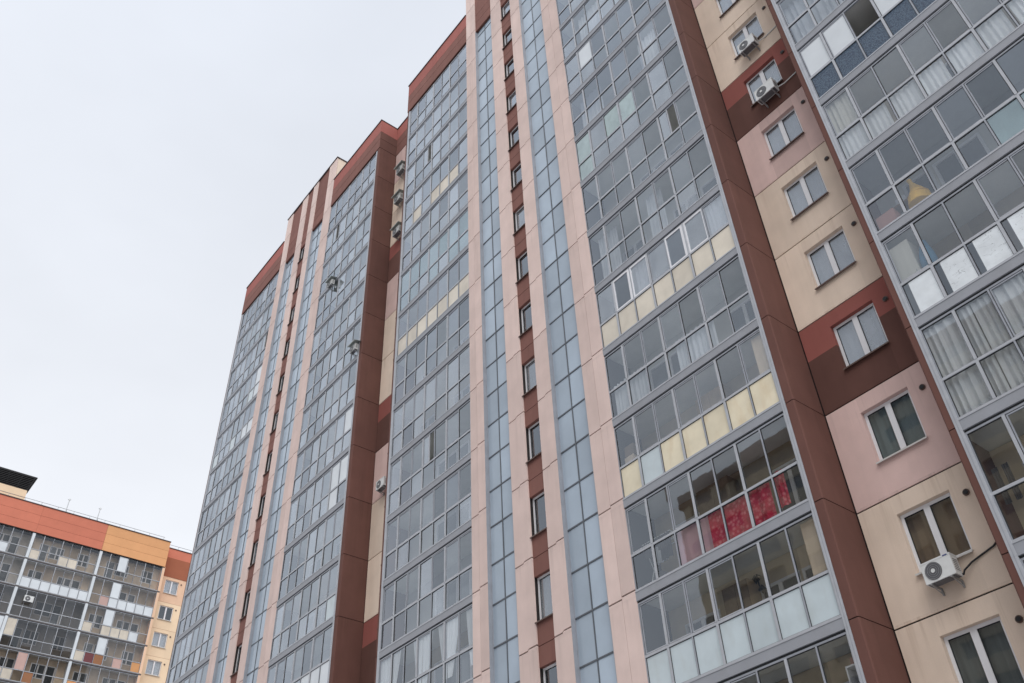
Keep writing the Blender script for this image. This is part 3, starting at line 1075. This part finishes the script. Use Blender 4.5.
# ------------------------------------------------------------------ air conditioners
def ac_unit(label, x, y, z, w=0.66, h=0.44, d=0.27, rz=0.0, roof=None, hose=None, badge=True, METAL_W=METAL_W):
    """outdoor unit; x, z = middle of its front, y = front plane"""
    t = thing('air_conditioner', label, 'air conditioner', (x, y, z - h / 2), rz)
    b = MB()
    b.box(-w / 2, w / 2, 0.0, d, 0, h, METAL_W)
    b.box(-w / 2 - 0.006, w / 2 + 0.006, -0.006, d + 0.006, h - 0.03, h + 0.006, METAL_W)
    b.box(-w / 2 + 0.03, w / 2 - 0.03, 0.03, d - 0.03, -0.012, 0.0, METAL_G)
    for i in range(6):
        b.box(w / 2, w / 2 + 0.004, 0.05, d - 0.05, 0.1 + i * 0.045, 0.115 + i * 0.045, METAL_G)
    if badge:
        b.box(w / 2 - 0.15, w / 2 - 0.05, -0.009, -0.006, h - 0.028, h - 0.004, NAVY)
    b.build('casing', t)
    cx, cz, r = -w * 0.14, h * 0.49, h * 0.41
    b = MB()
    b.tube((cx, -0.012, cz), (cx, 0.0, cz), r, METAL_G, 28)
    for k in range(1, 5):
        rr = r * k / 4.4
        n = 24
        for i in range(n):
            a0, a1 = 6.2832 * i / n, 6.2832 * (i + 1) / n
            b.tube((cx + rr * math.cos(a0), -0.018, cz + rr * math.sin(a0)), (cx + rr * math.cos(a1), -0.018, cz + rr * math.sin(a1)), 0.0035, STEEL, 4)
    b.tube((cx, -0.026, cz), (cx, -0.01, cz), r * 0.24, METAL_W, 16)
    b.build('fan_grille', t)
    for s in (-1, 1):
        b = MB()
        xx = s * w * 0.34
        b.box(xx - 0.018, xx + 0.018, 0.0 - 0.03, d + 0.12, -0.045, -0.014, STEEL)
        b.box(xx - 0.018, xx + 0.018, d + 0.09, d + 0.12, -0.17, -0.046, STEEL)
        b.tube((xx, 0.02, -0.04), (xx, d + 0.1, -0.15), 0.013, STEEL, 6)
        b.build('bracket', t)
    if roof:
        b = MB()
        b.face([(-w / 2 - 0.1, -0.12, h + 0.10), (w / 2 + 0.1, -0.12, h + 0.10), (w / 2 + 0.1, d + 0.1, h + 0.22), (-w / 2 - 0.1, d + 0.1, h + 0.22)], roof)
        b.box(-w / 2 - 0.1, w / 2 + 0.1, -0.13, -0.12, h + 0.05, h + 0.11, roof)
        b.build('canopy', t)
    if hose:
        b = MB()
        b.path([(w / 2 + px, py, pz) for px, py, pz in hose], 0.02, BLACK if badge else METAL_W, 7)
        b.build('hose', t)
    return t

ac_unit('white air conditioner with black cable under the brown-curtained window at lower right', -7.93, 0.80, zk(-1) + 0.75, 0.68, 0.45,
        hose=[(-0.05, 0.24, 0.06), (0.02, 0.26, 0.03), (0.05, 0.3, 0.12), (0.22, 0.36, 0.24), (0.45, 0.38, 0.31), (0.75, 0.38, 0.38), (0.95, 0.38, 0.52), (1.03, 0.38, 0.62)])
ac_unit('white air conditioner under the window set in the red and brown panel at upper right', -7.80, 0.80, zk(5) + 0.76, 0.72, 0.47, badge=False,
        hose=[(-0.02, 0.28, 0.2), (0.2, 0.36, 0.24), (0.6, 0.38, 0.3), (0.95, 0.38, 0.36)])
ac_unit('beige air conditioner under a cream wall window, uppermost at the right', -7.83, 0.80, zk(6) + 0.72, 0.66, 0.44, badge=False,
        hose=[(-0.02, 0.28, 0.2), (0.2, 0.38, 0.27), (0.5, 0.38, 0.29), (0.72, 0.38, 0.31)])
GREYED = plain('weathered_enamel', (0.48, 0.49, 0.48), 0.6, 0.3, 0, 0.2)
TIN = plain('greenish_tin', (0.33, 0.36, 0.34), 0.5, 0.4)
ac_unit('highest air conditioner of the narrow cream recess left of centre', -30.62, 0.74, zk(12) + 0.02, 0.66, 0.46, roof=TIN, badge=False, METAL_W=GREYED)
ac_unit('middle air conditioner of the upper three in the narrow cream recess', -30.66, 0.74, zk(11) + 0.20, 0.66, 0.46, roof=TIN, badge=False, METAL_W=GREYED)
ac_unit('lowest of the upper three air conditioners, just above a red panel in the narrow recess', -30.56, 0.74, zk(10) + 0.12, 0.66, 0.46, roof=TIN, badge=False, METAL_W=GREYED)
ac_unit('lone white air conditioner low in the narrow recess beside the tall brown flank', -30.6, 0.80, zk(4) + 0.42, 0.66, 0.44, badge=False,
        hose=[(-0.1, 0.26, 0.3), (-0.06, 0.34, 0.7), (-0.3, 0.36, 1.3), (-0.35, 0.37, 1.6)])
ac_unit('air conditioner hung outside the glazing beside the brown corner', -32.4, -0.27, zk(7) + 0.62, 0.52, 0.36, 0.2, roof=TIN, badge=False, METAL_W=GREYED)
ac_unit('air conditioner hung on the glazing next to the pink pier, high at the left', -36.1, -0.27, zk(10) - 0.22, 0.52, 0.34, 0.2, roof=TIN, badge=False, METAL_W=GREYED)
ac_unit('small air conditioner on the dark glazing of the distant block', -88.72, -1.48, fk(-2) + 1.78, 0.8, 0.55, rz=R(90), badge=False)

# ------------------------------------------------------------------ things seen behind the glass
def hang(name, label, cat, x0, x1, zr0, zr1, j, mat, y=0.14, group=None, **kw):
    o = wavy(0, x1 - x0, 0, zr1 - zr0, 0, mat, **kw).build(name, None, (x0, y, zk(j) + zr0))
    return tag(o, label, cat, group)
cw = (XR1 - XR0) / 7
hang('blanket', 'red patterned blanket hung behind the lower balcony panes', 'blanket', -12.82, -10.86, 0.16, 1.30, 0, REDCLOTH, folds=3.2, amp=0.03, y=0.12)
hang('garment', 'narrow red garment in the last lower pane beside the brown corner', 'garment', -10.72, -10.42, 0.5, 1.45, 0, REDCLOTH, y=0.16, folds=2, amp=0.03)
hang('sheet', 'pale pink sheet hung left of the red blanket', 'sheet', -13.98, -12.84, 0.2, 1.32, 0, C_PINK, folds=1.5, amp=0.03)
hang('roller_blind', 'beige roller blind in the end pane above pale frosted panels', 'roller blind', -10.34, -9.90, 1.36, 2.68, -1, C_BEIGE, folds=0.5, amp=0.004)
hang('roller_blind', 'beige roller blind in the end pane above cream panels', 'roller blind', -10.30, -9.90, 1.4, 2.66, 1, C_BEIGE, folds=0.5, amp=0.004)
gl = 'pale curtains behind the lower panes above the cream-panelled row'
hang('curtain', 'pale curtain behind lower panes one floor above the cream and white panel row', 'curtain', -15.4, -14.0, 0.25, 1.5, 2, C_GREY, folds=8, group=gl)
hang('curtain', 'pale curtain behind lower panes one floor above the cream and white panel row', 'curtain', -12.75, -11.3, 0.25, 1.5, 2, C_GREY, folds=9, group=gl)
hang('curtain', 'white curtain in the corner pane beside the white plastic windows', 'curtain', -10.6, -9.95, 1.36, 2.68, 3, C_WHITE, folds=4)
hang('curtain', 'sheer white curtain behind the second white plastic window', 'curtain', -13.8, -13.2, 1.36, 2.68, 3, C_WHITE, folds=3, y=0.2)
# parted curtains of the lowest left balcony in the middle section
gp = 'tied white curtains behind the lowest glazing left of the pink pier'
lb = 'tied white curtain behind the lowest visible glazing left of the pink pier'
for x0, x1, sk, ga in ((-28.45, -27.75, 0.0, 0.2), (-27.7, -27.1, -0.25, 0.6), (-26.3, -25.75, 0.15, 0.7), (-25.7, -25.1, -0.2, 0.65), (-24.8, -24.3, 0.2, 0.75), (-24.25, -23.55, -0.2, 0.65), (-23.2, -22.85, 0.12, 0.6)):
    hang('curtain', lb, 'curtain', x0, x1, 0.75, 2.7, 0, C_WHITE, group=gp, folds=4, gather=ga, skew=sk, y=0.085, amp=0.018)
# right edge: net curtains under the blue panels
gn = 'net curtains below the blue-panelled balcony'
for i in range(4):
    x0 = -6.08 + i * 1.66
    hang('curtain', 'white net curtain behind the lower panes one floor under the blue panels', 'curtain', x0, x0 + 1.5, 0.2, 1.32, 3, C_WHITE, group=gn, folds=9, amp=0.022, y=0.13)
hang('curtain', 'cream curtain alone in an upper pane right of the brown trim', 'curtain', -6.02, -5.32, 1.38, 2.66, 3, C_CREAM, folds=4, amp=0.03)
gd = 'grey drapes behind both rows of panes'
for i in range(5):
    x0 = -6.08 + i * 1.18
    hang('curtain', 'long grey-white drape below the foil panels at right', 'curtain', x0, x0 + 1.15, 0.2, 2.68, 0, C_WHITE, group=gd, folds=6, amp=0.03, y=0.13)
gq = 'pale curtains above the blue-panelled balcony'
for i in range(3):
    x0 = -6.05 + i * 1.9
    hang('curtain', 'thin grey curtain one floor above the blue panels, top right', 'curtain', x0, x0 + 1.7, 0.25, 2.6, 5, C_GREY, group=gq, folds=7, amp=0.04, y=0.3)
# black wall lamp
t = thing('wall_lamp', 'black wrought wall lamp seen through glass above frosted panels', 'wall lamp', (-12.45, 1.1, zk(-1) + 2.28))
b = MB()
b.tube((0, 0.08, -0.05), (0, 0.0, 0.02), 0.02, BLACK)
b.tube((0, 0.0, 0.02), (0, -0.02, 0.3), 0.018, BLACK)
b.tube((0, -0.02, 0.3), (0.12, -0.05, 0.2), 0.012, BLACK)
b.build('arm', t)
for dz, dx in ((0.14, -0.02), (-0.16, 0.12)):
    b = MB()
    b.tube((dx, -0.08, dz), (dx, -0.08, dz + 0.12), 0.11, BLACK, 9, 0.02)
    b.tube((dx, -0.08, dz - 0.1), (dx, -0.08, dz), 0.012, BLACK, 9, 0.07)
    b.build('lamp_shade', t)
# clothes airer
t = thing('clothes_airer', 'dark clothes on an airer in the lower corner panes left of the pink sheet', 'clothes airer', (-15.3, 0.2, zk(0) + 0.3))
b = MB()
for dy in (0.0, 0.2, 0.4, 0.6):
    b.tube((0.05, dy, 1.25), (1.1, dy, 1.25), 0.012, METAL_W)
for dx in (0.08, 1.08):
    b.tube((dx, 0, 1.25), (dx, 0.6, 1.25), 0.014, METAL_W)
    b.tube((dx, 0.05, 1.25), (dx, 0.55, -0.08), 0.014, METAL_W)
    b.tube((dx, 0.55, 1.25), (dx, 0.05, -0.08), 0.014, METAL_W)
b.build('frame', t)
for dx, dy, w_, l_, m_ in ((0.1, 0.0, 0.35, 0.45, C_DARK), (0.5, 0.2, 0.4, 0.6, C_DARK), (0.15, 0.4, 0.4, 0.5, C_GREY), (0.62, 0.0, 0.42, 0.4, C_DARK)):
    wavy(dx, dx + w_, 1.25 - l_, 1.25, dy, m_, 3, 0.03).build('garment', t)
b = MB()
n = 14
for i in range(7):
    a0, a1 = math.pi * i / 7 - 1.57, math.pi * (i + 1) / 7 - 1.57
    b.tube((0.35, 0.25, 0.22 + 0.2 * math.sin(a0)), (0.35, 0.25, 0.22 + 0.2 * math.sin(a1)), 0.22 * math.cos(a0) + 0.01, C_DARK, n, 0.22 * math.cos(a1) + 0.01)
b.build('laundry_bag', t)
# white shelf at the bottom
t = thing('shelf', 'white shelf unit with dark niches behind the lowest balcony pane', 'shelf', (-10.28, 0.28, zk(-2) + 0.2))
b = MB()
for zz in (0.0, 0.5, 1.0, 1.5, 1.95):
    b.box(0.03, 0.42, 0, 0.4, zz, zz + 0.035, PVC)
for xx in (0.0, 0.42):
    b.box(xx, xx + 0.03, 0, 0.4, 0, 1.99, PVC)
b.box(0.03, 0.42, 0.38, 0.4, 0.036, 1.94, BLACK)
b.build('frame', t)
b = MB()
b.box(0.1, 0.34, 0.08, 0.3, 1.988, 2.15, BOXPINK)
tag(b.build('box', None, (-10.28, 0.28, zk(-2) + 0.202)), 'small reddish box on top of the white shelf', 'box')
# clutter of the right-hand balcony
b = MB()
prof = [(0.0, 0.30), (0.25, 0.27), (0.45, 0.17), (0.62, 0.10), (0.78, 0.05), (0.9, 0.06)]
for (za, ra), (zc, rc) in zip(prof[:-1], prof[1:]):
    b.tube((0.03 * math.sin(za * 5), 0, za), (0.03 * math.sin(zc * 5), 0, zc), ra, YELLOW, 14, rc)
tag(b.build('bag', None, (-4.95, 0.42, zk(2) + 0.62)), 'yellow bag tied at the top, standing behind balcony glass', 'bag')
b = MB()
b.box(0, 0.5, 0, 0.35, 0, 0.62, BOXPINK)
b.box(0.02, 0.48, 0.02, 0.33, 0.621, 0.64, WOOD)
tag(b.build('box', None, (-6.02, 0.16, zk(2) + 0.22)), 'pinkish box in the lower left corner of the cluttered balcony', 'box')
b = MB()
b.box(0, 0.04, 0, 0.3, 0, 1.2, WOOD)
b.box(0.65, 0.69, 0, 0.3, 0, 1.2, WOOD)
for zz in (0.35, 0.75, 1.15):
    b.box(0.04, 0.65, 0, 0.3, zz, zz + 0.03, WOOD)
tag(b.build('rack', None, (-5.95, 0.75, zk(2) + 0.21)), 'small wooden rack behind the pinkish box', 'rack')
b = MB()
b.box(0, 0.28, 0, 0.22, 0, 0.2, PVC)
tag(b.build('carton', None, (-5.6, 0.78, zk(2) + 1.392)), 'white carton on the small wooden rack', 'carton')
b = MB()
b.box(0, 0.52, 0, 0.42, 0, 2.3, C_CREAM)
b.box(0.005, 0.515, -0.012, 0.0, 0.02, 2.28, C_CREAM)
b.tube((0.45, -0.02, 1.2), (0.45, -0.02, 1.32), 0.01, STEEL)
tag(b.build('cupboard', None, (-6.05, 0.14, zk(1) + 0.21)), 'cream cupboard in the corner pane above the foil panels', 'cupboard')
b = MB()
for i, (zz, r) in enumerate(((0, 0.17), (0.2, 0.2), (0.45, 0.18), (0.65, 0.12))):
    z2, r2 = ((0.2, 0.2), (0.45, 0.18), (0.65, 0.12), (0.85, 0.07))[i]
    b.tube((0.02 * i, 0, zz), (0.02 * (i + 1), 0, z2), r, BLUE, 12, r2)
tag(b.build('jacket', None, (-5.36, 0.32, zk(1) + 1.45)), 'blue jacket hanging beside the cream cupboard', 'jacket')
b = MB()
n = 20
for i in range(n):
    a0, a1 = 6.2832 * i / n, 6.2832 * (i + 1) / n
    b.tube((0.13 * math.cos(a0), 0, 0.13 * math.sin(a0)), (0.13 * math.cos(a1), 0, 0.13 * math.sin(a1)), 0.03, METAL_G, 6)
tag(b.build('wreath', None, (-2.75, 1.12, zk(1) + 2.1)), 'dark round wreath on the wall above the foil panels', 'wreath')
gb = 'black straps hanging behind the lowest right glazing'
for k in range(2):
    hang('strap', 'black strap hanging in the right-edge pane below the grey drapes', 'strap', -6.0 + k * 0.22, -5.87 + k * 0.22, 1.15, 1.95, -1, C_DARK, y=0.35, group=gb, folds=1, amp=0.01)

# more signs of life behind the glass of the near stacks
for lab, j, xs, z0_, z1_, m_ in (
        ('pale curtain behind glass one floor above the white plastic windows', 4, ((-15.3, -14.4), (-12.9, -12.2)), 0.25, 2.6, C_GREY),
        ('pale curtain four floors above the white plastic windows', 7, ((-15.2, -14.0), (-11.8, -10.9)), 0.25, 2.5, C_WHITE),
        ('whitish curtain behind the highest visible panes of the right middle stack', 9, ((-14.6, -13.2), (-12.4, -11.5)), 0.25, 2.6, C_WHITE)):
    for x0, x1 in xs:
        hang('curtain', lab, 'curtain', x0, x1, z0_, z1_, j, m_, group='curtains on floor %s of the right middle stack' % ('four', 'seven', 'nine')[(4, 7, 9).index(j)], y=0.3, folds=6, amp=0.03)
def wardrobe(label, x, j, w, h, mat, mat2):
    t = thing('wardrobe', label, 'wardrobe', (x, 0.68, zk(j) + 0.205))
    b = MB()
    b.box(0, w, 0.02, 0.48, 0, h, mat)
    b.build('case', t)
    for k in range(2):
        b = MB()
        b.box(k * w / 2 + 0.006, (k + 1) * w / 2 - 0.006, 0.0, 0.019, 0.06, h - 0.02, mat2)
        b.tube((w / 2 + (k - 0.5) * 0.12, -0.015, h * 0.5), (w / 2 + (k - 0.5) * 0.12, -0.015, h * 0.5 + 0.14), 0.01, STEEL, 6)
        b.build('door', t)
WARD = plain('walnut_board', (0.15, 0.10, 0.06), 0.5, 0.4, 0, 0.2)
WARD2 = plain('beech_board', (0.42, 0.30, 0.19), 0.5, 0.4, 0, 0.15)
wardrobe('dark brown wardrobe behind glass above the red patterned blanket', -13.5, 0, 1.1, 2.3, WARD, WARD)
wardrobe('beech wardrobe in a balcony with cream lower panels', -12.9, 1, 1.0, 2.25, WARD2, WARD2)
wardrobe('brown wardrobe in a balcony with frosted white lower panels', -13.3, -1, 0.8, 2.2, WARD2, WARD)

b = MB()
for k, (m_, q) in enumerate(((BOXPINK, 0.0), (WARD2, 0.03), (C_BEIGE, -0.02), (WARD, 0.02))):
    b.box(q, 0.36 + q, 0, 0.3, k * 0.36, k * 0.36 + 0.35, m_)
tag(b.build('carton', None, (-15.42, 0.2, zk(1) + 0.6)), 'brown and beige cartons piled in the corner pane above the first cream panel', 'carton')
